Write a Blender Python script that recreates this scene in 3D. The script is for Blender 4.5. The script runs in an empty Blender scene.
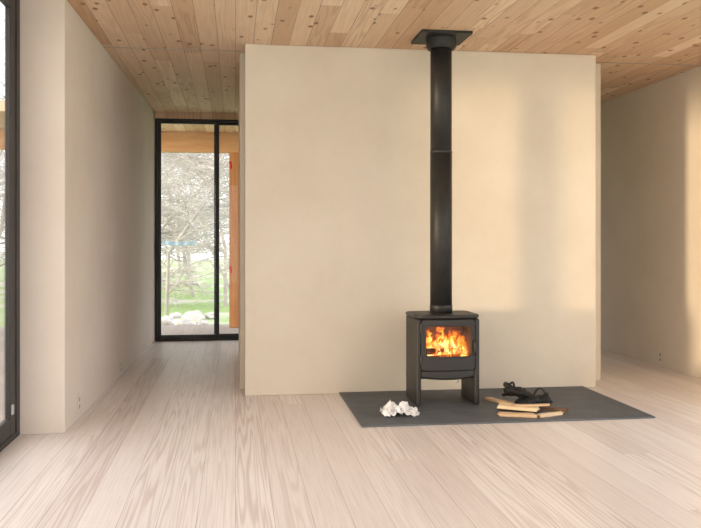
import bpy, bmesh, math, random
from mathutils import Vector, Matrix, noise
random.seed(7)
S = bpy.context.scene
C = S.collection
H = 2.7
CH = 1.196
PI = math.pi
ZOOM = None

# ------------------------------------------------------------ node helpers
class NT:
    def __init__(s, name):
        s.m = bpy.data.materials.new(name); s.m.use_nodes = True
        s.t = s.m.node_tree; s.t.nodes.clear()
        s.out = s.n('ShaderNodeOutputMaterial')
    def n(s, typ, **kw):
        nd = s.t.nodes.new(typ)
        for k, v in kw.items(): setattr(nd, k, v)
        return nd
    def put(s, sock, v):
        if hasattr(v, 'is_output'): s.t.links.new(v, sock)
        elif isinstance(v, (tuple, list)) and len(v) == 3 and sock.type == 'RGBA': sock.default_value = (*v, 1)
        else: sock.default_value = v
    def math(s, op, a, b=0.0, clamp=False):
        nd = s.n('ShaderNodeMath', operation=op, use_clamp=clamp)
        s.put(nd.inputs[0], a); s.put(nd.inputs[1], b); return nd.outputs[0]
    def comb(s, x, y, z):
        nd = s.n('ShaderNodeCombineXYZ')
        for i, v in enumerate((x, y, z)): s.put(nd.inputs[i], v)
        return nd.outputs[0]
    def coord(s, which='Object'):
        return s.n('ShaderNodeTexCoord').outputs[which]
    def sep(s, v):
        nd = s.n('ShaderNodeSeparateXYZ'); s.put(nd.inputs[0], v); return nd.outputs
    def noise(s, vec, scale=1, detail=2, rough=.5):
        nd = s.n('ShaderNodeTexNoise'); s.put(nd.inputs['Vector'], vec)
        nd.inputs['Scale'].default_value = scale; nd.inputs['Detail'].default_value = detail
        nd.inputs['Roughness'].default_value = rough
        return nd.outputs['Fac']
    def white(s, vec):
        nd = s.n('ShaderNodeTexWhiteNoise', noise_dimensions='3D'); s.put(nd.inputs['Vector'], vec); return nd.outputs['Value']
    def mix(s, f, a, b, typ='MIX'):
        nd = s.n('ShaderNodeMix', data_type='RGBA', blend_type=typ)
        s.put(nd.inputs[0], f); s.put(nd.inputs[6], a); s.put(nd.inputs[7], b); return nd.outputs[2]
    def maprange(s, v, a, b, c=0.0, d=1.0):
        nd = s.n('ShaderNodeMapRange'); s.put(nd.inputs[0], v)
        for i, x in enumerate((a, b, c, d)): nd.inputs[i+1].default_value = x
        return nd.outputs[0]
    def bsdf(s, color, rough=.6, metal=0.0, bump=None, bstr=.1, bdist=.01, spec=.5):
        b = s.n('ShaderNodeBsdfPrincipled')
        s.put(b.inputs['Base Color'], color); s.put(b.inputs['Roughness'], rough)
        b.inputs['Metallic'].default_value = metal
        b.inputs['Specular IOR Level'].default_value = spec
        if bump is not None:
            bn = s.n('ShaderNodeBump'); bn.inputs['Strength'].default_value = bstr
            bn.inputs['Distance'].default_value = bdist
            s.put(bn.inputs['Height'], bump); s.t.links.new(bn.outputs[0], b.inputs['Normal'])
        s.t.links.new(b.outputs[0], s.out.inputs[0]); return s.m

def planks(name, w, L, ca, cb, dark, ringamt, gx, gy, rings, rough, knots=0, gap=.012, gapdark=.5, streak=.15, spec=.4):
    t = NT(name); x, y, z = t.sep(t.coord())
    u = t.math('DIVIDE', x, w); ix = t.math('FLOOR', u); fx = t.math('FRACT', u)
    r0 = t.white(t.comb(ix, 3.3, 1.7))
    v = t.math('ADD', t.math('DIVIDE', y, L), t.math('MULTIPLY', r0, 9.0))
    iy = t.math('FLOOR', v); fy = t.math('FRACT', v)
    rnd = t.white(t.comb(ix, iy, 5.1)); rnd2 = t.white(t.comb(iy, ix, 9.7))
    sh = t.math('MULTIPLY', rnd, 60.0)
    field = t.noise(t.comb(t.math('MULTIPLY', x, gx), t.math('MULTIPLY', y, gy), sh), 1, 1.5, .4)
    ring = t.math('SINE', t.math('MULTIPLY', field, rings))
    ring = t.maprange(ring, -.2, 1.0, 0, 1)
    fine = t.noise(t.comb(t.math('MULTIPLY', x, 130), t.math('MULTIPLY', y, 2.5), sh), 1, 3, .6)
    col = t.mix(rnd2, ca, cb)
    amt = t.math('MULTIPLY', ring, t.math('MULTIPLY', t.math('ADD', .2, t.math('MULTIPLY', t.math('POWER', rnd, 2.0), 1.4)), ringamt))
    col = t.mix(amt, col, dark)
    col = t.mix(t.math('MULTIPLY', t.maprange(fine, .45, .75), streak), col, dark)
    if knots:
        vn = t.n('ShaderNodeTexVoronoi'); vn.inputs['Scale'].default_value = knots
        t.put(vn.inputs['Vector'], t.comb(x, t.math('MULTIPLY', y, .55), t.math('MULTIPLY', ix, 3.1)))
        k = t.maprange(vn.outputs['Distance'], .10, .19, 1, 0)
        col = t.mix(t.math('MULTIPLY', k, .85), col, (.22, .09, .04))
    e = t.math('MAXIMUM', t.math('LESS_THAN', fx, gap), t.math('LESS_THAN', fy, gap*.5*w/L))
    col = t.mix(t.math('MULTIPLY', e, gapdark), col, (.10, .06, .045))
    return t.bsdf(col, rough, bump=fine, bstr=.06, bdist=.002, spec=spec)

def plaster(name, c1, c2):
    t = NT(name); co = t.coord()
    n1 = t.noise(co, 1.1, 5, .65); n2 = t.noise(co, 60, 3, .6)
    col = t.mix(t.maprange(n1, .35, .65), c1, c2)
    return t.bsdf(col, .85, bump=n2, bstr=.15, bdist=.002, spec=.25)

def simple(name, c1, c2, scale=20, rough=.5, metal=0, bstr=.1, spec=.5, stretch=(1, 1, 1)):
    t = NT(name); mp = t.n('ShaderNodeMapping'); mp.inputs['Scale'].default_value = stretch
    t.put(mp.inputs[0], t.coord()); n = t.noise(mp.outputs[0], scale, 3, .6)
    return t.bsdf(t.mix(t.maprange(n, .3, .7), c1, c2), rough, metal, n, bstr, .002, spec)

def emis(name, bottom, top, z0, z1, s0, s1):
    t = NT(name); pos = t.n('ShaderNodeNewGeometry').outputs['Position']; x, y, z = t.sep(pos)
    f = t.maprange(z, z0, z1)
    nn = t.noise(pos, 28, 2)
    f = t.math('ADD', f, t.math('MULTIPLY', t.math('SUBTRACT', nn, .5), 1.3), clamp=True)
    e = t.n('ShaderNodeEmission'); t.put(e.inputs[0], t.mix(f, bottom, top))
    t.put(e.inputs[1], t.maprange(f, 0, 1, s0, s1)); t.t.links.new(e.outputs[0], t.out.inputs[0]); return t.m

def flame_sheet(name, off, lo, hi):
    """burning gas: noise driven glow that thins out towards its edges and top"""
    t = NT(name); x, y, z = t.sep(t.coord())
    warp = t.noise(t.comb(t.math('ADD', x, off), y, z), 14, 2)
    n = t.noise(t.comb(t.math('ADD', t.math('MULTIPLY', x, 19), t.math('MULTIPLY', warp, 3.5)), off, t.math('MULTIPLY', z, 9)), 1, 3, .6)
    hgt = t.maprange(z, 0, .26, .36, -.28)
    xx = t.math('MULTIPLY', t.math('SUBTRACT', x, .02), 5.2)
    side = t.math('MULTIPLY', t.math('MULTIPLY', xx, xx), -.12)
    d = t.math('ADD', n, t.math('ADD', hgt, side))
    a = t.maprange(d, lo, hi)
    cr = t.n('ShaderNodeValToRGB'); t.put(cr.inputs[0], a); el = cr.color_ramp.elements
    el[0].position = .12; el[0].color = (.70, .05, .004, 1); el[1].position = 1; el[1].color = (1, .74, .30, 1)
    m = el.new(.46); m.color = (1, .22, .018, 1); m = el.new(.74); m.color = (1, .42, .06, 1)
    e = t.n('ShaderNodeEmission'); t.put(e.inputs[0], cr.outputs[0]); t.put(e.inputs[1], t.maprange(a, .2, 1, .6, 2.7))
    tr = t.n('ShaderNodeBsdfTransparent'); mx = t.n('ShaderNodeMixShader'); t.put(mx.inputs[0], t.maprange(a, .05, .55))
    t.t.links.new(tr.outputs[0], mx.inputs[1]); t.t.links.new(e.outputs[0], mx.inputs[2]); t.t.links.new(mx.outputs[0], t.out.inputs[0]); return t.m

def glass(name, tint=(1, 1, 1), refl=.05):
    t = NT(name); a = t.n('ShaderNodeBsdfTransparent'); t.put(a.inputs[0], tint)
    g = t.n('ShaderNodeBsdfGlossy'); g.inputs['Roughness'].default_value = .02
    fr = t.n('ShaderNodeLayerWeight'); fr.inputs[0].default_value = .12
    m = t.n('ShaderNodeMixShader'); t.put(m.inputs[0], t.math('ADD', t.math('MULTIPLY', fr.outputs['Fresnel'], .5), refl*.3))
    t.t.links.new(a.outputs[0], m.inputs[1]); t.t.links.new(g.outputs[0], m.inputs[2])
    t.t.links.new(m.outputs[0], t.out.inputs[0]); return t.m

M = dict(
    floor=planks('floor_boards', .165, 9.0, (.875, .83, .82), (.765, .71, .695), (.50, .39, .36), .33, 18, .42, 52, .36, streak=.32, gapdark=.46, gap=.016),
    ceil=planks('ceiling_boards', .135, 2.4, (.90, .71, .53), (.62, .40, .25), (.45, .24, .13), .34, 14, .8, 36, .6, knots=8.5, gap=.035, gapdark=.5, streak=.3, spec=.25),
    deck=planks('deck_boards', .14, 3, (.36, .33, .31), (.30, .27, .25), (.15, .12, .1), .3, 9, .6, 40, .8),
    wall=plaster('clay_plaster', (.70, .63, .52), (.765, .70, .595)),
    wall_l=plaster('clay_plaster_left_light_tint', (.695, .615, .545), (.75, .675, .605)),  # same clay plaster, its colour shifted to carry the hall's light and darkening
    wall_r=plaster('clay_plaster_right_shade_tint', (.675, .605, .515), (.735, .665, .575)),  # same clay plaster, recess shade put into a slightly darker colour
    slate=simple('hearth_slate', (.088, .099, .112), (.124, .137, .153), 6, .6, spec=.3),
    frame=simple('black_anodised', (.012, .012, .013), (.02, .02, .022), 40, .45),
    iron=simple('cast_iron', (.013, .0125, .0125), (.023, .0215, .021), 90, .5, bstr=.15),
    pipe=simple('enamel_flue', (.016, .016, .017), (.023, .023, .023), 30, .5, spec=.4),
    brick=simple('firebrick', (.10, .07, .05), (.16, .115, .085), 30, .9),
    chrome=simple('steel', (.35, .34, .33), (.45, .44, .43), 40, .3, 1),
    seam=simple('seam_metal', (.34, .29, .24), (.42, .36, .30), 30, .5),
    cream=simple('cream_plastic', (.68, .62, .55), (.71, .66, .59), 30, .5, bstr=0),
    dslot=simple('tan_plastic', (.32, .28, .24), (.36, .32, .28), 30, .5),
    post=simple('fir_post', (.42, .18, .07), (.52, .26, .11), 3, .7, stretch=(12, 12, .8)),
    beam=simple('fir_beam', (.54, .30, .15), (.64, .39, .21), 3, .7, stretch=(.8, 8, 12)),
    glassm=glass('window_glass'),
    sglass=glass('stove_glass', (.95, .88, .8), .1),
    bark=simple('pale_bark', (.32, .30, .30), (.50, .48, .48), 4, .9),
    twig=simple('twig', (.38, .365, .36), (.60, .585, .58), 3, .9),
    rock=simple('rock', (.48, .475, .48), (.66, .65, .66), 3, .9, bstr=.4),
    log=simple('charred_log', (.03, .02, .015), (.10, .05, .03), 20, .9),
    ember=emis('ember_glow', (1, .25, .03), (.25, .02, 0), .30, .36, 4, .5),
    flame_y=emis('flame_yellow', (1, .62, .18), (1, .28, .03), .36, .54, 3.2, 1.3),
    fs_a=flame_sheet('flame_sheet_back', 3.1, .28, .70),
    fs_b=flame_sheet('flame_sheet_mid', 11.7, .46, .84),
    fs_c=flame_sheet('flame_sheet_front', 23.4, .60, .96),
    kin_a=simple('kindling_pale', (.74, .56, .36), (.84, .68, .47), 5, .75, stretch=(.6, 14, 14)),
    kin_b=simple('kindling_tan', (.60, .42, .25), (.72, .53, .34), 5, .75, stretch=(.6, 14, 14)),
    kin_c=simple('kindling_bark', (.11, .065, .04), (.2, .12, .075), 8, .9, stretch=(.6, 10, 10)),
    glove=simple('black_leather', (.007, .007, .008), (.013, .013, .014), 60, .6, bstr=.5, spec=.35),
    tape=simple('red_tape', (.50, .012, .016), (.62, .02, .025), 5, .5),
    tarp=simple('blue_tarp', (.26, .38, .50), (.31, .44, .56), 3, .6),
    lock=simple('grey_plastic', (.42, .42, .42), (.48, .48, .48), 3, .5),
)
# grass
t = NT('grass'); co = t.coord(); n1 = t.noise(co, .5, 4, .6); n2 = t.noise(co, 7, 4, .7)
col = t.mix(t.maprange(n2, .3, .7), (.20, .34, .10), (.35, .48, .20))
col = t.mix(t.maprange(n1, .48, .62), col, (.54, .54, .47))
M['grass'] = t.bsdf(col, .95)
# newspaper
t = NT('newspaper'); co = t.coord(); x, y, z = t.sep(co)
n1 = t.noise(co, 24, 2); n2 = t.noise(t.comb(t.math('MULTIPLY', x, 60), t.math('MULTIPLY', y, 60), t.math('MULTIPLY', z, 300)), 1, 1)
pr = t.math('MULTIPLY', t.maprange(n1, .46, .56), t.maprange(n2, .40, .54))
M['paper'] = t.bsdf(t.mix(t.math('MULTIPLY', pr, .6), (.84, .85, .87), (.3, .3, .32)), .9)

# ------------------------------------------------------------ mesh helpers
def box(bm, x0, x1, y0, y1, z0, z1):
    vs = [bm.verts.new(p) for p in ((x0,y0,z0),(x1,y0,z0),(x1,y1,z0),(x0,y1,z0),(x0,y0,z1),(x1,y0,z1),(x1,y1,z1),(x0,y1,z1))]
    for f in ((0,3,2,1),(4,5,6,7),(0,1,5,4),(1,2,6,5),(2,3,7,6),(3,0,4,7)): bm.faces.new([vs[i] for i in f])
def obj(name, bm, mat, parent=None, smooth=False, bevel=0, seg=2, loc=None):
    me = bpy.data.meshes.new(name)
    bmesh.ops.recalc_face_normals(bm, faces=bm.faces)
    bm.to_mesh(me); bm.free()
    o = bpy.data.objects.new(name, me); C.objects.link(o); me.materials.append(mat)
    if smooth:
        for p in me.polygons: p.use_smooth = True
    if bevel:
        b = o.modifiers.new('bevel', 'BEVEL'); b.width = bevel; b.segments = seg; b.limit_method = 'ANGLE'
    if parent: o.parent = parent
    if loc: o.location = loc
    return o
def bx(name, mat, ext, parent=None, bevel=0, seg=2):
    bm = bmesh.new(); box(bm, *ext); return obj(name, bm, mat, parent, bevel=bevel, seg=seg)
def struct(o, label=None):
    o['kind'] = 'structure'
    if label: o['label'] = label
    return o
def tag(o, label, cat, group=None, kind=None):
    o['label'] = label; o['category'] = cat
    if group: o['group'] = group
    if kind: o['kind'] = kind
    return o
def empty(name, loc=(0, 0, 0), rot=(0, 0, 0)):
    o = bpy.data.objects.new(name, None); C.objects.link(o); o.location = loc; o.rotation_euler = rot
    o.empty_display_size = .1; return o
def lathe(bm, prof, n=40, cx=0, cy=0, cap=True):
    rings = []
    for r, z in prof:
        rings.append([bm.verts.new((cx+r*math.cos(2*PI*i/n), cy+r*math.sin(2*PI*i/n), z)) for i in range(n)])
    for a, b in zip(rings, rings[1:]):
        for i in range(n): bm.faces.new((a[i], a[(i+1)%n], b[(i+1)%n], b[i]))
    if cap: bm.faces.new(rings[0][::-1]); bm.faces.new(rings[-1])
def rrect(x0, x1, z0, z1, r, k=6, e=0):
    pts = []
    cs = ((x1-r, z1-r, 0), (x0+r, z1-r, 90), (x0+r, z0+r, 180), (x1-r, z0+r, 270))
    for q, (cx, cz, a0) in enumerate(cs):
        for i in range(k+1):
            a = math.radians(a0+90*i/k); pts.append((cx+r*math.cos(a), cz+r*math.sin(a)))
        nx, nz, na = cs[(q+1)%4]; na = math.radians(na); p1 = (nx+r*math.cos(na), nz+r*math.sin(na)); p0 = pts[-1]
        for i in range(1, e+1): pts.append((p0[0]+(p1[0]-p0[0])*i/(e+1), p0[1]+(p1[1]-p0[1])*i/(e+1)))
    return pts
def prism_z(bm, pts, z0, z1):
    a = [bm.verts.new((x, y, z0)) for x, y in pts]; b = [bm.verts.new((x, y, z1)) for x, y in pts]; n = len(pts)
    for i in range(n): bm.faces.new((a[i], a[(i+1)%n], b[(i+1)%n], b[i]))
    bm.faces.new(a[::-1]); bm.faces.new(b)
def prism_x(bm, pts, x0, x1):
    a = [bm.verts.new((x0, y, z)) for y, z in pts]; b = [bm.verts.new((x1, y, z)) for y, z in pts]; n = len(pts)
    for i in range(n): bm.faces.new((a[i], a[(i+1)%n], b[(i+1)%n], b[i]))
    bm.faces.new(a[::-1]); bm.faces.new(b)
def ring_y(bm, out, inn, y0, y1):
    n = len(out)
    A = [[bm.verts.new((x, y, z)) for x, z in p] for p, y in ((out, y0), (inn, y0), (inn, y1), (out, y1))]
    for k in range(4):
        a, b = A[k], A[(k+1)%4]
        for i in range(n): bm.faces.new((a[i], a[(i+1)%n], b[(i+1)%n], b[i]))
def loft(bm, pts, radii, n=10, up=Vector((0, 0, 1))):
    pts = [Vector(p) for p in pts]; rings = []
    for i, p in enumerate(pts):
        d = (pts[min(i+1, len(pts)-1)]-pts[max(i-1, 0)]).normalized()
        s = d.cross(up)
        if s.length < 1e-4: s = d.cross(Vector((0, 1, 0)))
        s.normalize(); u = s.cross(d); w, h = radii[i] if isinstance(radii[i], tuple) else (radii[i], radii[i])
        rings.append([bm.verts.new(p+s*w*math.cos(2*PI*k/n)+u*h*math.sin(2*PI*k/n)) for k in range(n)])
    for a, b in zip(rings, rings[1:]):
        for k in range(n): bm.faces.new((a[k], a[(k+1)%n], b[(k+1)%n], b[k]))
    bm.faces.new(rings[0][::-1]); bm.faces.new(rings[-1])

TH = math.radians(7.9); SN, CS = math.sin(TH), math.cos(TH); F = 830.0
def at(px, py, z=0.0):
    k = (CH-z)*F/(py-240.0); xp = (px-350.5)/F
    return Vector((k*(SN+xp*CS), k*(CS-xp*SN), z))

# ------------------------------------------------------------ the shell
XL, XR, YB = -1.31, 3.98, 10.0
XO = XL-.04
KX = .105/4.67
HD = 2.63                                   # head of the hall door
def xh(y): return -1.045+(y-5.33)*KX
struct(bx('floor', M['floor'], (XO, XR+.15, -3, YB+.12, -.12, 0)))
struct(bx('ceiling', M['ceil'], (XO, XR+.15, -3, YB+.12, H, H+.15)))
bm = bmesh.new(); prism_z(bm, [(XO, 5.33), (xh(5.33), 5.33), (xh(YB+.12), YB+.12), (XO, YB+.12)], 0, H)
struct(obj('wall_left', bm, M['wall_l'], bevel=.004))
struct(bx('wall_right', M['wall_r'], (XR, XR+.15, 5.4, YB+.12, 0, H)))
WB = 2.7
struct(bx('wall_back', M['wall'], (.55, WB, YB, YB+.12, 0, H)))
struct(bx('wall_chimney', M['wall'], (.073, 2.905, 6.41, 6.72, 0, H), bevel=.006))
struct(bx('wall_core', M['wall'], (.035, 3.09, 6.722, 8.9, 0, H), bevel=.006))
struct(bx('trim_1', M['seam'], (xh(6.65), .034, 6.655, 6.669, H-.004, H)))
struct(bx('trim_2', M['seam'], (2.906, XR, 6.655, 6.669, H-.004, H)))
struct(bx('trim_3', M['ceil'], (xh(YB)+.003, .549, YB-.01, YB+.12, HD+.001, H)))

# left glazing: window_1
O = (XL-.02, 5.3)
w1 = struct(empty('window_1', (O[0], O[1], 0)))
def rel(e, p): return (e[0]-p[0], e[1]-p[0], e[2]-p[1], e[3]-p[1], e[4], e[5])
bm = bmesh.new()
for e in ((XO, XL, 5.25, 5.329, 0, H), (XO, XL, -3, 5.25, 0, .035), (XO, XL, -3, 5.25, H-.05, H), (XO, XL, -3, -2.93, .035, H-.05)): box(bm, *rel(e, O))
obj('window_frame', bm, M['frame'], w1, bevel=.003)
for y0, y1 in ((2.6, 5.245), (-.1, 2.6), (-2.9, -.1)):
    bm = bmesh.new(); xa, xb = XL-.035, XL-.005; s = .07; s1 = .12 if y1 > 5 else s
    for e in ((xa, xb, y0, y0+s, .036, H-.051), (xa, xb, y1-s1, y1, .036, H-.051), (xa, xb, y0+s, y1-s1, .036, .14), (xa, xb, y0+s, y1-s1, H-.13, H-.051)): box(bm, *rel(e, O))
    lf = obj('sliding_panel', bm, M['frame'], w1, bevel=.003)
    bm = bmesh.new(); box(bm, *rel((xa+.012, xa+.018, y0+s-.01, y1-s1+.01, .135, H-.125), O)); obj('glass_pane', bm, M['glassm'], lf)
    if y1 > 5:
        bm = bmesh.new(); box(bm, *rel((xb, xb+.012, 5.135, 5.17, .16, .22), O)); fl = obj('foot_lock', bm, M['lock'], lf, bevel=.004); fl['label'] = 'small pale foot lock'
# right glazing beside the camera and glazing behind the core, both unseen and added to let in fill light: fill_window_2, fill_window_3
O = (XR+.05, 5.4)
w2 = struct(empty('fill_window_2', (O[0], O[1], 0)))
bm = bmesh.new()
for e in ((XR+.02, XR+.1, 5.32, 5.399, 0, H), (XR+.02, XR+.1, -3, -2.92, 0, H), (XR+.02, XR+.1, -2.92, 5.32, 0, .05), (XR+.02, XR+.1, -2.92, 5.32, H-.06, H), (XR+.02, XR+.1, 2.5, 2.58, .05, H-.06), (XR+.02, XR+.1, -.2, -.12, .05, H-.06)): box(bm, *rel(e, O))
obj('window_frame', bm, M['frame'], w2, bevel=.003)
bm = bmesh.new()
for a, b in ((-2.92, -.2), (-.12, 2.5), (2.58, 5.32)): box(bm, *rel((XR+.055, XR+.061, a, b, .05, H-.06), O))
obj('glass_pane', bm, M['glassm'], w2)
O = (3.3, YB+.03)
w3 = struct(empty('fill_window_3', (O[0], O[1], 0)))  # unseen window, added to brighten the recess right of the core
bm = bmesh.new(); a, b = WB+.001, XR-.001
for e in ((a, a+.05, YB, YB+.1, 0, H), (b-.05, b, YB, YB+.1, 0, H), (a+.05, b-.05, YB, YB+.1, 0, .05), (a+.05, b-.05, YB, YB+.1, H-.05, H)): box(bm, *rel(e, O))
obj('window_frame', bm, M['frame'], w3, bevel=.003)
bm = bmesh.new(); box(bm, *rel((a+.05, b-.05, YB+.05, YB+.056, .05, H-.05), O)); obj('glass_pane', bm, M['glassm'], w3)

# hall sliding door: door_1
O = (-.2, YB+.03)
d1 = struct(empty('door_1', (O[0], O[1], 0)))
X0, X1 = xh(YB)+.003, .549
bm = bmesh.new()
for e in ((X0, X0+.026, YB, YB+.11, 0, HD), (X1-.026, X1, YB, YB+.11, 0, HD), (X0+.026, X1-.026, YB, YB+.11, 0, .02), (X0+.026, X1-.026, YB, YB+.11, HD-.03, HD)): box(bm, *rel(e, O))
obj('door_frame', bm, M['frame'], d1, bevel=.003)
for xa, xb, ya in ((X0+.027, -.190, YB+.01), (-.252, X1-.027, YB+.06)):
    bm = bmesh.new(); s = .042; yb = ya+.04; za, zb = .021, HD-.031
    for e in ((xa, xa+s, ya, yb, za, zb), (xb-s, xb, ya, yb, za, zb), (xa+s, xb-s, ya, yb, za, za+.05), (xa+s, xb-s, ya, yb, zb-.025, zb)): box(bm, *rel(e, O))
    lf = obj('door_leaf', bm, M['frame'], d1, bevel=.003)
    bm = bmesh.new(); box(bm, *rel((xa+s-.01, xb-s+.01, ya+.017, ya+.023, za+.045, zb-.02), O)); obj('glass_pane', bm, M['glassm'], lf)
    if ya < YB+.03:
        bm = bmesh.new(); box(bm, *rel((xa+.015, xa+.033, ya-.03, ya-.018, 1.0, 1.22), O)); box(bm, *rel((xa+.015, xa+.033, ya-.02, ya, 1.0, 1.02), O)); box(bm, *rel((xa+.015, xa+.033, ya-.02, ya, 1.2, 1.22), O))
        obj('pull_handle', bm, M['frame'], lf, bevel=.003)

# wall plates
def plate(name, loc, ang, label, cat, group, switch=False):
    r = empty(name, loc, (0, 0, ang))
    bm = bmesh.new(); box(bm, 0, .007, -.037, .037, -.058, .058); obj('cover_plate', bm, M['cream'], r, bevel=.002)
    if switch:
        bm = bmesh.new(); box(bm, .007, .011, -.017, .017, -.033, .033); obj('rocker', bm, M['cream'], r, bevel=.002)
    else:
        for s in (-1, 1):
            bm = bmesh.new(); box(bm, .007, .009, -.016, .016, s*.024-.014, s*.024+.014); obj('socket', bm, M['dslot'], r, bevel=.001)
    tag(r, label, cat, group); return r
al = -math.atan(KX)
plate('power_outlet', (xh(5.73), 5.73, .11), al, 'pale wall outlet low on the left wall nearest the sharp wall corner', 'outlet', 'low wall outlets')
plate('power_outlet', (xh(7.47), 7.47, .085), al, 'pale wall outlet low on the left wall further down the hall', 'outlet', 'low wall outlets')
plate('power_outlet', (XR, 7.36, .09), PI, 'pale wall outlet low on the shadowed wall right of the stove wall', 'outlet', 'low wall outlets')
plate('light_switch', (xh(7.0), 7.0, 1.13), al, 'pale light switch at hand height on the left hall wall', 'switch', None, True)

# ------------------------------------------------------------ hearth, stove, flue
hz = .012
h = bx('hearth_slab', M['slate'], (.80, 2.79, 5.23, 6.408, 0.0, hz), bevel=.002)
tag(h, 'dark grey slate hearth slab set in the floor under the stove', 'hearth')

st = empty('wood_stove', (1.507, 5.975, hz))
tag(st, 'black cast iron wood stove with a lit fire behind its glass door', 'stove')
I = M['iron']
W, D, ZB, ZT = .226, .175, .19, .622
BOW = .022
def bow(bm):
    for v in bm.verts: v.co.y -= BOW*(1-(v.co.x/W)**2)
bm = bmesh.new()
box(bm, -W, -W+.018, -D, D, ZB, ZT); box(bm, W-.018, W, -D, D, ZB, ZT); box(bm, -W+.018, W-.018, D-.018, D, ZB, ZT)
box(bm, -W+.018, W-.018, -D, D-.018, ZB, ZB+.015); box(bm, -W+.018, W-.018, -D, D-.018, ZT-.015, ZT)
box(bm, -W+.018, W-.018, -D, -D+.015, ZB+.015, .335); box(bm, -W+.018, W-.018, -D, -D+.015, .585, ZT-.015)
box(bm, -W+.018, -.178, -D, -D+.015, .335, .585); box(bm, .178, W-.018, -D, -D+.015, .335, .585)
obj('body', bm, I, st, bevel=.008)
bm = bmesh.new(); pts = rrect(-.243, .243, -.196, .19, .07, e=8)
pts = [(x, y-(BOW*(1-(x/.243)**2) if y < 0 else 0)) for x, y in pts]
prism_z(bm, pts, ZT, ZT+.026); obj('top_plate', bm, I, st, bevel=.011, seg=4)
bm = bmesh.new()
for s in (-1, 1): box(bm, s*.197-.010, s*.197+.010, -.15, .15, .275, .60)
box(bm, -.187, .187, .13, .15, .275, .60); box(bm, -.2, .2, -.15, .15, .262, .275)
obj('firebrick_lining', bm, M['brick'], st)
# door, bowed
bm = bmesh.new(); ring_y(bm, rrect(-.196, .196, .252, .615, .025, e=8), rrect(-.166, .168, .352, .570, .030, e=8), -D-.022, -D+.002); bow(bm)
door = obj('door', bm, I, st, bevel=.004)
bm = bmesh.new(); ring_y(bm, rrect(-.175, .177, .343, .579, .036, e=8), rrect(-.164, .166, .354, .568, .028, e=8), -D-.028, -D-.020); bow(bm); obj('window_rim', bm, I, door, bevel=.003)
bm = bmesh.new(); ca = [bm.verts.new((-.170+.342*i/12, -D-.012, .346)) for i in range(13)]; cb = [bm.verts.new((-.170+.342*i/12, -D-.012, .576)) for i in range(13)]
for i in range(12): bm.faces.new((ca[i], ca[i+1], cb[i+1], cb[i]))
bow(bm); obj('door_glass', bm, M['sglass'], door, smooth=True)
for z in (.33, .555):
    bm = bmesh.new(); lathe(bm, ((.009, z-.03), (.011, z-.028), (.011, z+.028), (.009, z+.03)), 14, -.196, -D-.022); obj('hinge', bm, I, door)
bm = bmesh.new(); loft(bm, ((.188, -D-.015, .46), (.188, -D-.045, .46), (.188, -D-.053, .445), (.188, -D-.055, .39), (.188, -D-.055, .36)), (.007, .007, .008, .010, .008), 12)
obj('door_handle', bm, I, door, smooth=True)
# plain lower front with a shallow bowed ash lip and its air control
bm = bmesh.new(); rows = []
for z, dy in ((.250, .018), (.243, .021), (.225, .021), (.20, .021), (.190, .017), (.184, .006)):
    rows.append([bm.verts.new((-.194+.388*i/24, -D-dy-BOW*(1-((i-12)/12)**2), z+(.014*((i-12)/12)**2 if z < .21 else 0))) for i in range(25)])
bk = [[bm.verts.new((-.194+.388*i/24, -D+.02, z)) for i in range(25)] for z in (.19, .249)]
rows += bk
for a, b in zip(rows, rows[1:]+rows[:1]):
    for i in range(24): bm.faces.new((a[i], a[i+1], b[i+1], b[i]))
bm.faces.new([r[0] for r in rows]); bm.faces.new([r[-1] for r in rows][::-1])
lip = obj('ash_lip', bm, I, st, bevel=.003)
bm = bmesh.new(); lathe(bm, ((.006, 0), (.006, .012), (.012, .014), (.012, .024), (.008, .028)), 16)
k = obj('air_knob', bm, M['chrome'], lip); k.rotation_euler = (PI/2, 0, 0); k.location = (.06, -D-.02, .178); k['label'] = 'small steel knob'
# legs: two full-depth slabs, one under each side, with rounded front edges
for s in (-1, 1):
    bm = bmesh.new(); a, b = sorted((s*(W+.006), s*(W-.031)))
    pts = [(-D-.022, 0), (-D-.024, ZT-.002), (D, ZT-.002), (D, 0)]
    prism_x(bm, pts, a, b); obj('leg', bm, I, st, bevel=.014, seg=5)

z0 = hz+ZT+.026
fl = empty('flue_pipe', (1.505, 5.98, z0))
tag(fl, 'tall black round flue pipe rising from the stove to the ceiling', 'flue')
P = M['pipe']
def fz(name, prof, n=48):
    bm = bmesh.new(); lathe(bm, [(r, z-z0) for r, z in prof], n); o = obj(name, bm, P, fl)
    for p in o.data.polygons: p.use_smooth = len(p.vertices) == 4 and abs(p.normal.z) < .3
    return o
fz('collar', ((.083, z0+.0005), (.083, z0+.055), (.0812, z0+.058)))
fz('pipe_section', ((.0805, z0+.05), (.0805, 1.846)))
fz('pipe_section', ((.0788, 1.846), (.0788, 2.68)))
fz('joint_band', ((.0806, 1.836), (.0816, 1.838), (.0816, 1.850), (.0806, 1.852)))
fz('ceiling_collar', ((.082, 2.60), (.100, 2.602), (.110, 2.62), (.112, 2.678), (.112, 2.682)))
bm = bmesh.new(); prism_z(bm, rrect(-.188, .188, -.19, .19, .008), 2.68-z0, H-.0005-z0); obj('ceiling_plate', bm, P, fl, bevel=.003)

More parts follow.
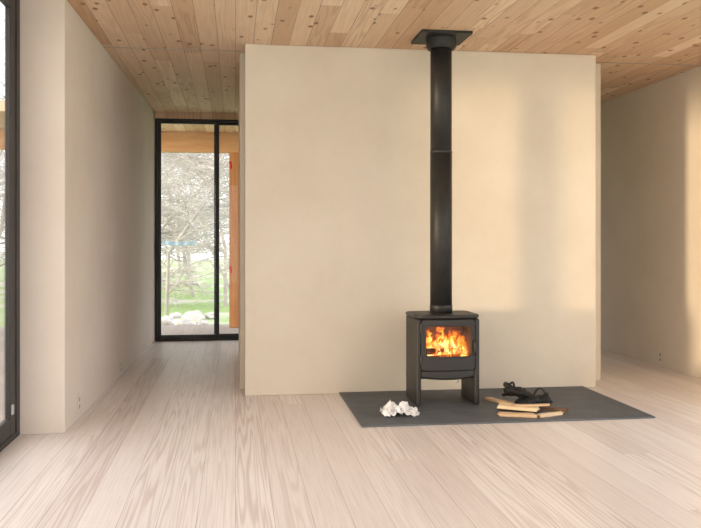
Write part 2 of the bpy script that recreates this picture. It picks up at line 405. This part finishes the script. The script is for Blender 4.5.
# fire
SX, SY = 1.507, 5.975
for i, (x, y, z, a, r, L) in enumerate(((0, -.06, .318, .06, .028, .32), (-.02, .03, .320, -.1, .030, .31), (-.01, -.015, .368, .35, .024, .26))):
    bm = bmesh.new(); n = 12; rr = [1+.15*random.uniform(-1, 1) for _ in range(n)]; rs = []
    for q in range(5):
        rs.append([bm.verts.new((-L/2+L*q/4, r*rr[k]*(1+.05*random.uniform(-1, 1))*math.cos(2*PI*k/n), r*rr[k]*math.sin(2*PI*k/n))) for k in range(n)])
    for p, q in zip(rs, rs[1:]):
        for k in range(n): bm.faces.new((p[k], p[(k+1)%n], q[(k+1)%n], q[k]))
    bm.faces.new(rs[0]); bm.faces.new(rs[-1])
    lg = obj('firewood_log', bm, M['log'], loc=(SX+x, SY+y, z+hz)); lg.rotation_euler = (0, .05*(i-1), a)
    tag(lg, ('charred log at the front of the fire inside the stove', 'charred log at the back of the fire inside the stove', 'charred log laid across the top of the burning logs')[i], 'log', 'burning logs in the stove')
fe = empty('fire', (SX, SY, .30)); tag(fe, 'bright orange and yellow flames behind the stove glass', 'fire')
random.seed(11)
bm = bmesh.new()
for i in range(60):
    x, y = random.uniform(-.165, .165), random.uniform(-.13, .1); s = random.uniform(.012, .022)
    m = Matrix.Translation((x, y, -.002+s*.4)) @ Matrix.Rotation(random.random()*3, 4, 'X') @ Matrix.Scale(s, 4)
    bmesh.ops.create_icosphere(bm, subdivisions=1, radius=1, matrix=m)
obj('ember_bed', bm, M['ember'], fe)['kind'] = 'stuff'
for y, mat in ((.03, 'fs_a'), (-.03, 'fs_b'), (-.105, 'fs_c')):
    bm = bmesh.new(); nx, nz = 16, 10
    gg = [[bm.verts.new((-.184+.368*i/nx, .014*math.sin(i*1.1+y*90)+.010*math.sin(j*.8), .27*j/nz)) for j in range(nz+1)] for i in range(nx+1)]
    for i in range(nx):
        for j in range(nz): bm.faces.new((gg[i][j], gg[i+1][j], gg[i+1][j+1], gg[i][j+1]))
    obj('flame', bm, M[mat], fe, smooth=True, loc=(0, y, .02))
def flame(x, y, hgt, r, mat, lean):
    bm = bmesh.new(); ph = random.random()*6; pts, rd = [], []
    for q in range(11):
        f = q/10; pts.append((x+lean*f+.022*math.sin(ph+f*6)*f, y+.008*math.sin(ph*2+f*5), .05+hgt*f))
        rr = r*(math.sin(PI*min(1, f*.9+.12))**.9)*(1-f)**.35*(.8+.35*math.sin(ph+f*11)); rd.append((max(rr, .0012), max(rr*.5, .0012)))
    loft(bm, pts, rd, 10, Vector((0, 1, 0))); obj('flame', bm, mat, fe, smooth=True)
for i in range(8):
    x = -.09+.24*i/7+random.uniform(-.02, .02); big = math.exp(-((x-.03)/.09)**2)
    flame(x, random.uniform(-.05, .0), .05+.09*big*random.uniform(.5, 1.2), random.uniform(.012, .026), M['flame_y'], random.uniform(-.04, .04))

# ------------------------------------------------------------ things on the hearth
def crumple(loc, seed):
    """one sheet of newspaper, squashed into folds: jittered facets, then a finer crease"""
    random.seed(seed); bm = bmesh.new(); nx, ny = 18, 12; g = []
    for i in range(nx+1):
        row = []
        for j in range(ny+1):
            u, v = i/nx*2-1, j/ny*2-1; env = max(0, 1-.55*u*u-.75*v*v)
            x = u*.122+random.uniform(-.010, .010); y = v*.08+random.uniform(-.009, .009)
            fold = abs(noise.noise(Vector((u*2.6, v*2.2, seed))))*2.2
            f2 = abs(noise.noise(Vector((u*6.5, v*5.5, seed+3))))
            z = .003+env*(.016+.058*min(1, fold)+.03*f2)*(1.1 if u < 0 else 1.0)+random.uniform(0, .026)*(.4+env)
            row.append(bm.verts.new((x, y, z)))
        g.append(row)
    for i in range(nx):
        for j in range(ny):
            a, b, c, d = g[i][j], g[i+1][j], g[i+1][j+1], g[i][j+1]
            if random.random() < .5: bm.faces.new((a, b, c)); bm.faces.new((a, c, d))
            else: bm.faces.new((a, b, d)); bm.faces.new((b, c, d))
    bmesh.ops.subdivide_edges(bm, edges=bm.edges, cuts=1, use_grid_fill=True)
    for v in bm.verts: v.co += Vector((random.gauss(0, 1), random.gauss(0, 1), random.gauss(0, 1)))*.0014; v.co.z = max(v.co.z, .001)
    o = obj('crumpled_paper', bm, M['paper'], loc=(loc[0], loc[1], hz)); return o
p = at(399, 416.5)
tag(crumple(p, 5), 'crumpled white sheet of newspaper on the hearth left of the stove', 'paper')

def stick(pa, pb, z, w, th, mat, seed, label, tilt=0.0, roll=0.0):
    random.seed(seed); pa, pb = Vector(pa), Vector(pb); d = pb-pa; L = math.hypot(d.x, d.y)
    bm = bmesh.new(); rs = []
    base = [(-w, -th), (w*.97, -th), (w, th*.75), (w*.93, th), (w*.1, th*.9), (-w*.9, th), (-w, th*.7)]; n = len(base)
    wob = random.uniform(.03, .10)
    for q in range(9):
        x = -L/2+L*q/8; j = 1+wob*math.sin(q*.9+seed)+.05*random.uniform(-1, 1)
        rs.append([bm.verts.new((x+(random.uniform(-.014, .014) if q in (0, 8) else 0), y*j, zz*(1 if zz < -th*.9 else j))) for y, zz in base])
    for a, b in zip(rs, rs[1:]):
        for k in range(n): bm.faces.new((a[k], a[(k+1)%n], b[(k+1)%n], b[k]))
    bm.faces.new(rs[0]); bm.faces.new(rs[-1])
    o = obj('kindling_stick', bm, mat, loc=((pa.x+pb.x)/2, (pa.y+pb.y)/2, hz+z+th)); o.rotation_euler = (roll, tilt, math.atan2(d.y, d.x))
    tag(o, label, 'kindling', 'split kindling on the hearth'); return o
stick(at(499, 417), at(535, 418.5), 0, .034, .009, M['kin_b'], 1, 'tan split board at the front left bottom of the kindling pile')
stick(at(488, 401.5), at(518, 408), 0, .024, .009, M['kin_b'], 2, 'thin tan split stick sticking out at the back left of the kindling pile')
stick(at(542, 411.5), at(567, 413.5), 0, .022, .011, M['kin_c'], 3, 'dark bark-covered stick lying at the right end of the kindling pile')
stick(at(499, 411.5), at(537, 415), .0195, .054, .011, M['kin_a'], 4, 'broad pale split board lying on top of the kindling pile')
stick(at(538, 419), at(562, 416), 0, .020, .009, M['kin_a'], 5, 'short pale split stick at the front right of the kindling pile')
stick(at(513, 414.5), at(549, 413.5), .0425, .016, .006, M['kin_b'], 6, 'narrow tan split stick laid along the top of the broad pale board')

# gloves: slumped leather gauntlets
def glove(loc, rot, label, curls, spread, side, sc, lh):
    r = empty('work_glove', loc, rot); r.scale = (sc, sc, sc); bm = bmesh.new()
    loft(bm, ((-.06, 0, 0), (-.03, 0, .004), (0, 0, .008), (.03, 0, .007), (.058, 0, .0)), ((.045, .026), (.053, .031), (.060, .033), (.060, .028), (.055, .018)), 20)
    for i, (y, L) in enumerate(((-.043, .064), (-.015, .082), (.015, .078), (.042, .060))):
        pts, x, yy, z, a = [], .04, y*side, .003, -.1
        for q in range(7):
            pts.append((x, yy, z)); st_ = L/5; x += st_*math.cos(a); z -= st_*math.sin(a); yy += st_*spread*y*5*side; a += curls[i]
        loft(bm, pts, (.0155, .0160, .0155, .0155, .0145, .013, .008), 10)
    pts, x, yy, z = [], -.025, -.045*side, 0
    for q in range(6): pts.append((x, yy, z)); x += .014; yy -= (.018-.002*q)*side; z += .003*q
    loft(bm, pts, (.020, .019, .018, .017, .015, .009), 10)
    g = obj('glove_hand', bm, M['glove'], r, smooth=True)
    rm = g.modifiers.new('remesh', 'REMESH'); rm.mode = 'VOXEL'; rm.voxel_size = .004; rm.use_smooth_shade = True
    tx = bpy.data.textures.new('creases', 'CLOUDS'); tx.noise_scale = .025
    dm = g.modifiers.new('creases', 'DISPLACE'); dm.texture = tx; dm.strength = .016; dm.mid_level = .5
    bm = bmesh.new(); n = 28; rs = []
    for x, w, hh in ((-.045, .050, .027), (-.06, .058, .033), (-.08, .070, .039), (-.105, .080, .045), (-.108, .077, .042), (-.08, .066, .035), (-.05, .046, .023)):
        rs.append([bm.verts.new((x+.014*math.sin(5*PI*k/n), w*math.cos(2*PI*k/n), hh*math.sin(2*PI*k/n)*(1+.28*math.sin(3*2*PI*k/n+x*20))+.006*math.sin(x*60))) for k in range(n)])
    for a, b in zip(rs, rs[1:]):
        for k in range(n): bm.faces.new((a[k], a[(k+1)%n], b[(k+1)%n], b[k]))
    cf = obj('cuff', bm, M['glove'], r, smooth=True)
    bm = bmesh.new(); lp = [(-.085+.05*(q/12), .034*math.cos(PI*q/12)*side, .026+lh*math.sin(PI*q/12)) for q in range(13)]
    loft(bm, lp, [(.0075, .0035)]*13, 8, Vector((0, 1, 0))); obj('strap_loop', bm, M['glove'], cf, smooth=True)
    tag(r, label, 'glove', 'pair of gloves'); return r
p = at(533, 408)
glove((p.x, p.y, hz+.038), (0, 0, 3.45), 'black leather glove lying flat behind the kindling', (.12, .16, .1, .16), .35, 1, 1.05, .055)
p = at(520, 407)
glove((p.x, p.y+.01, hz+.086), (-.12, .20, -.25), 'black leather glove flopped over on top of the other glove', (.16, .22, .14, .18), .6, -1, 1.05, .035)

# ------------------------------------------------------------ outside
bm = bmesh.new(); n = 40
gz = lambda x, y: -.16+.06*noise.noise(Vector((x*.2, y*.2, 0)))
g = [[bm.verts.new((-30+60*i/n, -6+66*j/n, gz(-30+60*i/n, -6+66*j/n)-(.25 if -2 < -30+60*i/n < 5 and -6+66*j/n < 11 else 0))) for j in range(n+1)] for i in range(n+1)]
for i in range(n):
    for j in range(n): bm.faces.new((g[i][j], g[i+1][j], g[i+1][j+1], g[i][j+1]))
struct(obj('ground', bm, M['grass'], smooth=True))
struct(bx('deck_back', M['deck'], (-4.5, 5, YB+.121, 12.2, -.14, -.03)))
struct(bx('deck_left', M['deck'], (-4.5, XO-.001, -3, YB+.12, -.14, -.03)))
struct(bx('ceiling_porch', M['ceil'], (-4.5, 5, YB+.121, 12.3, H, H+.12)))
b = bx('porch_beam', M['beam'], (-4.5, 5, 11.73, 11.88, 2.42, H-.001), bevel=.004); tag(b, 'orange fir porch beam across the top of the hall door view', 'beam')
b = bx('porch_post', M['post'], (-.085, .06, 11.73, 11.88, -.03, 2.419), bevel=.004); tag(b, 'orange fir porch post outside the right leaf of the hall door', 'post')
for z, lb in ((2.26, 'red tape strip near the top of the porch post'), (.80, 'red tape strip low on the porch post')):
    bm = bmesh.new()
    loft(bm, [(-.066, 11.729, z+.035), (-.070, 11.728, z), (-.062, 11.729, z-.035), (-.068, 11.728, z-.07)], [(.018, .003)]*4, 8, Vector((0, 1, 0)))
    tag(obj('tape_strip', bm, M['tape']), lb, 'tape')

def tree(x, y, hh, seed, label, group):
    random.seed(seed); r = empty('bare_tree', (x, y, -.18)); tr, tw = bmesh.new(), bmesh.new()
    def br(p, d, L, rad, lv):
        ns = 4 if lv < 2 else 3; pts = [p.copy()]; rd = [rad]
        for q in range(ns):
            d = (d+Vector((random.gauss(0, .25), random.gauss(0, .25), random.gauss(.0, .16)))).normalized(); p = p+d*L/ns; pts.append(p.copy()); rd.append(rad*(1-.7*(q+1)/ns))
        loft(tr if lv < 2 else tw, pts, rd, 6 if lv < 2 else 3)
        if lv >= 3: return
        for c in range((24, 12, 8)[lv]):
            f = random.uniform(.06 if lv == 0 else .2, 1); k = min(int(f*ns), ns-1); q = pts[k].lerp(pts[k+1], f*ns-k)
            a = random.uniform(0, 2*PI); dd = (d*.4+Vector((math.cos(a), math.sin(a), random.uniform(-.4, .5)))*.8).normalized()
            br(q, dd, L*(random.uniform(.24, .38) if lv == 0 else random.uniform(.4, .65)), max(rad*(1-.7*f)*.5, .0062), lv+1)
    br(Vector((0, 0, 0)), Vector((random.uniform(-.1, .1), 0, 1)), hh, hh*.0085, 0)
    obj('trunk', tr, M['bark'], r); obj('twigs', tw, M['twig'], r); tag(r, label, 'tree', group)
spots = [(-1.25, 15.5, 4.6), (-.2, 17.2, 4.8), (-2.2, 18, 4.8), (-1.0, 20, 5), (-.1, 22.5, 5.5), (-2.2, 22.5, 5.5), (-1.3, 26, 6), (-3.0, 27.5, 6), (-.4, 29, 6.5), (-2.0, 32, 7)]
for i, (x, y, hh) in enumerate(spots):
    tree(x, y, hh, 40+i, 'pale bare leafless tree beyond the hall glass door', 'bare trees beyond the hall door')
for i, (x, y, hh) in enumerate(((-6.2, 21, 7), (-9.2, 27, 8))):
    tree(x, y, hh, 90+i, 'bare leafless tree beyond the left window', 'bare trees beyond the left window')
random.seed(21)
for i in range(6):
    px = 167+i*9; pz = (324, 317, 326, 319, 325, 318)[i]; q = at(px, pz, -.15); s = (.15, .10, .12, .16, .09, .12)[i]
    bm = bmesh.new(); bmesh.ops.create_icosphere(bm, subdivisions=3, radius=1)
    for v in bm.verts:
        u = v.co.copy(); v.co = u*(1+.4*noise.noise(u*1.3+Vector((i*4, 0, 0)))+.12*noise.noise(u*4)); v.co = Vector((v.co.x*s*1.2, v.co.y*s, v.co.z*s*.7))
    o = obj('rock', bm, M['rock'], loc=(q.x, q.y, gz(q.x, q.y)+s*.2)); o.rotation_euler = (0, 0, random.random()*6)
    tag(o, 'grey rock on the grass outside the hall door', 'rock', 'grey rocks on the grass')
bm = bmesh.new(); nx, nz = 24, 6
gg = [[bm.verts.new((-.28+.56*i/nx, .04*math.sin(i*.9)*(j/nz), .075*j/nz-.02*math.sin(PI*i/nx)*(1 if j else .6))) for j in range(nz+1)] for i in range(nx+1)]
for i in range(nx):
    for j in range(nz): bm.faces.new((gg[i][j], gg[i+1][j], gg[i+1][j+1], gg[i][j+1]))
q = at(179, 243, 1.1)
tp = obj('tarp', bm, M['tarp'], smooth=True, loc=(q.x*14.8/q.y, 14.8, 1.11)); tp.modifiers.new('thick', 'SOLIDIFY').thickness = .01
tag(tp, 'pale blue strip of tarp strung in the branches beyond the hall door', 'tarp')

# ------------------------------------------------------------ light, world, camera
w = bpy.data.worlds.new('World'); S.world = w; w.use_nodes = True; nt = w.node_tree; bg = nt.nodes['Background']
tc = nt.nodes.new('ShaderNodeTexCoord'); dp = nt.nodes.new('ShaderNodeVectorMath'); dp.operation = 'DOT_PRODUCT'
dp.inputs[1].default_value = (-.75, -.66, -.05)          # evening glow towards the low sun, cooler sky opposite
mr = nt.nodes.new('ShaderNodeMapRange'); mr.inputs[1].default_value = -1; mr.inputs[2].default_value = 1
cr = nt.nodes.new('ShaderNodeValToRGB')
nt.links.new(tc.outputs['Generated'], dp.inputs[0]); nt.links.new(dp.outputs['Value'], mr.inputs[0]); nt.links.new(mr.outputs[0], cr.inputs[0])
el = cr.color_ramp.elements
el[0].position = .15; el[0].color = (.93, .955, .99, 1); el[1].position = 1; el[1].color = (1.05, .92, .79, 1)
m = el.new(.6); m.color = (.97, .967, .98, 1)
nt.links.new(cr.outputs[0], bg.inputs[0]); bg.inputs[1].default_value = 2.35
sd = bpy.data.lights.new('sun', 'SUN'); sd.energy = 2.1; sd.color = (1, .75, .47); sd.angle = math.radians(5.5)
so = bpy.data.objects.new('sun', sd); C.objects.link(so); so.location = (-8, 1, 4)
so.rotation_euler = Vector((1, .46, -.04)).to_track_quat('-Z', 'Y').to_euler()
cd = bpy.data.cameras.new('camera'); cam = bpy.data.objects.new('camera', cd); C.objects.link(cam)
cam.location = (0, 0, CH); cam.rotation_euler = (PI/2, 0, -TH)
cd.sensor_width = 36; cd.lens = F/701*36; cd.shift_y = -24/701; cd.clip_end = 200
if ZOOM:
    zx, zy, zf = ZOOM; cd.lens *= zf; cd.shift_x = (zx-350.5)/701*zf; cd.shift_y = (240-zy)/701*zf
S.camera = cam
S.view_settings.view_transform = 'Standard'
S.view_settings.exposure = 0.35
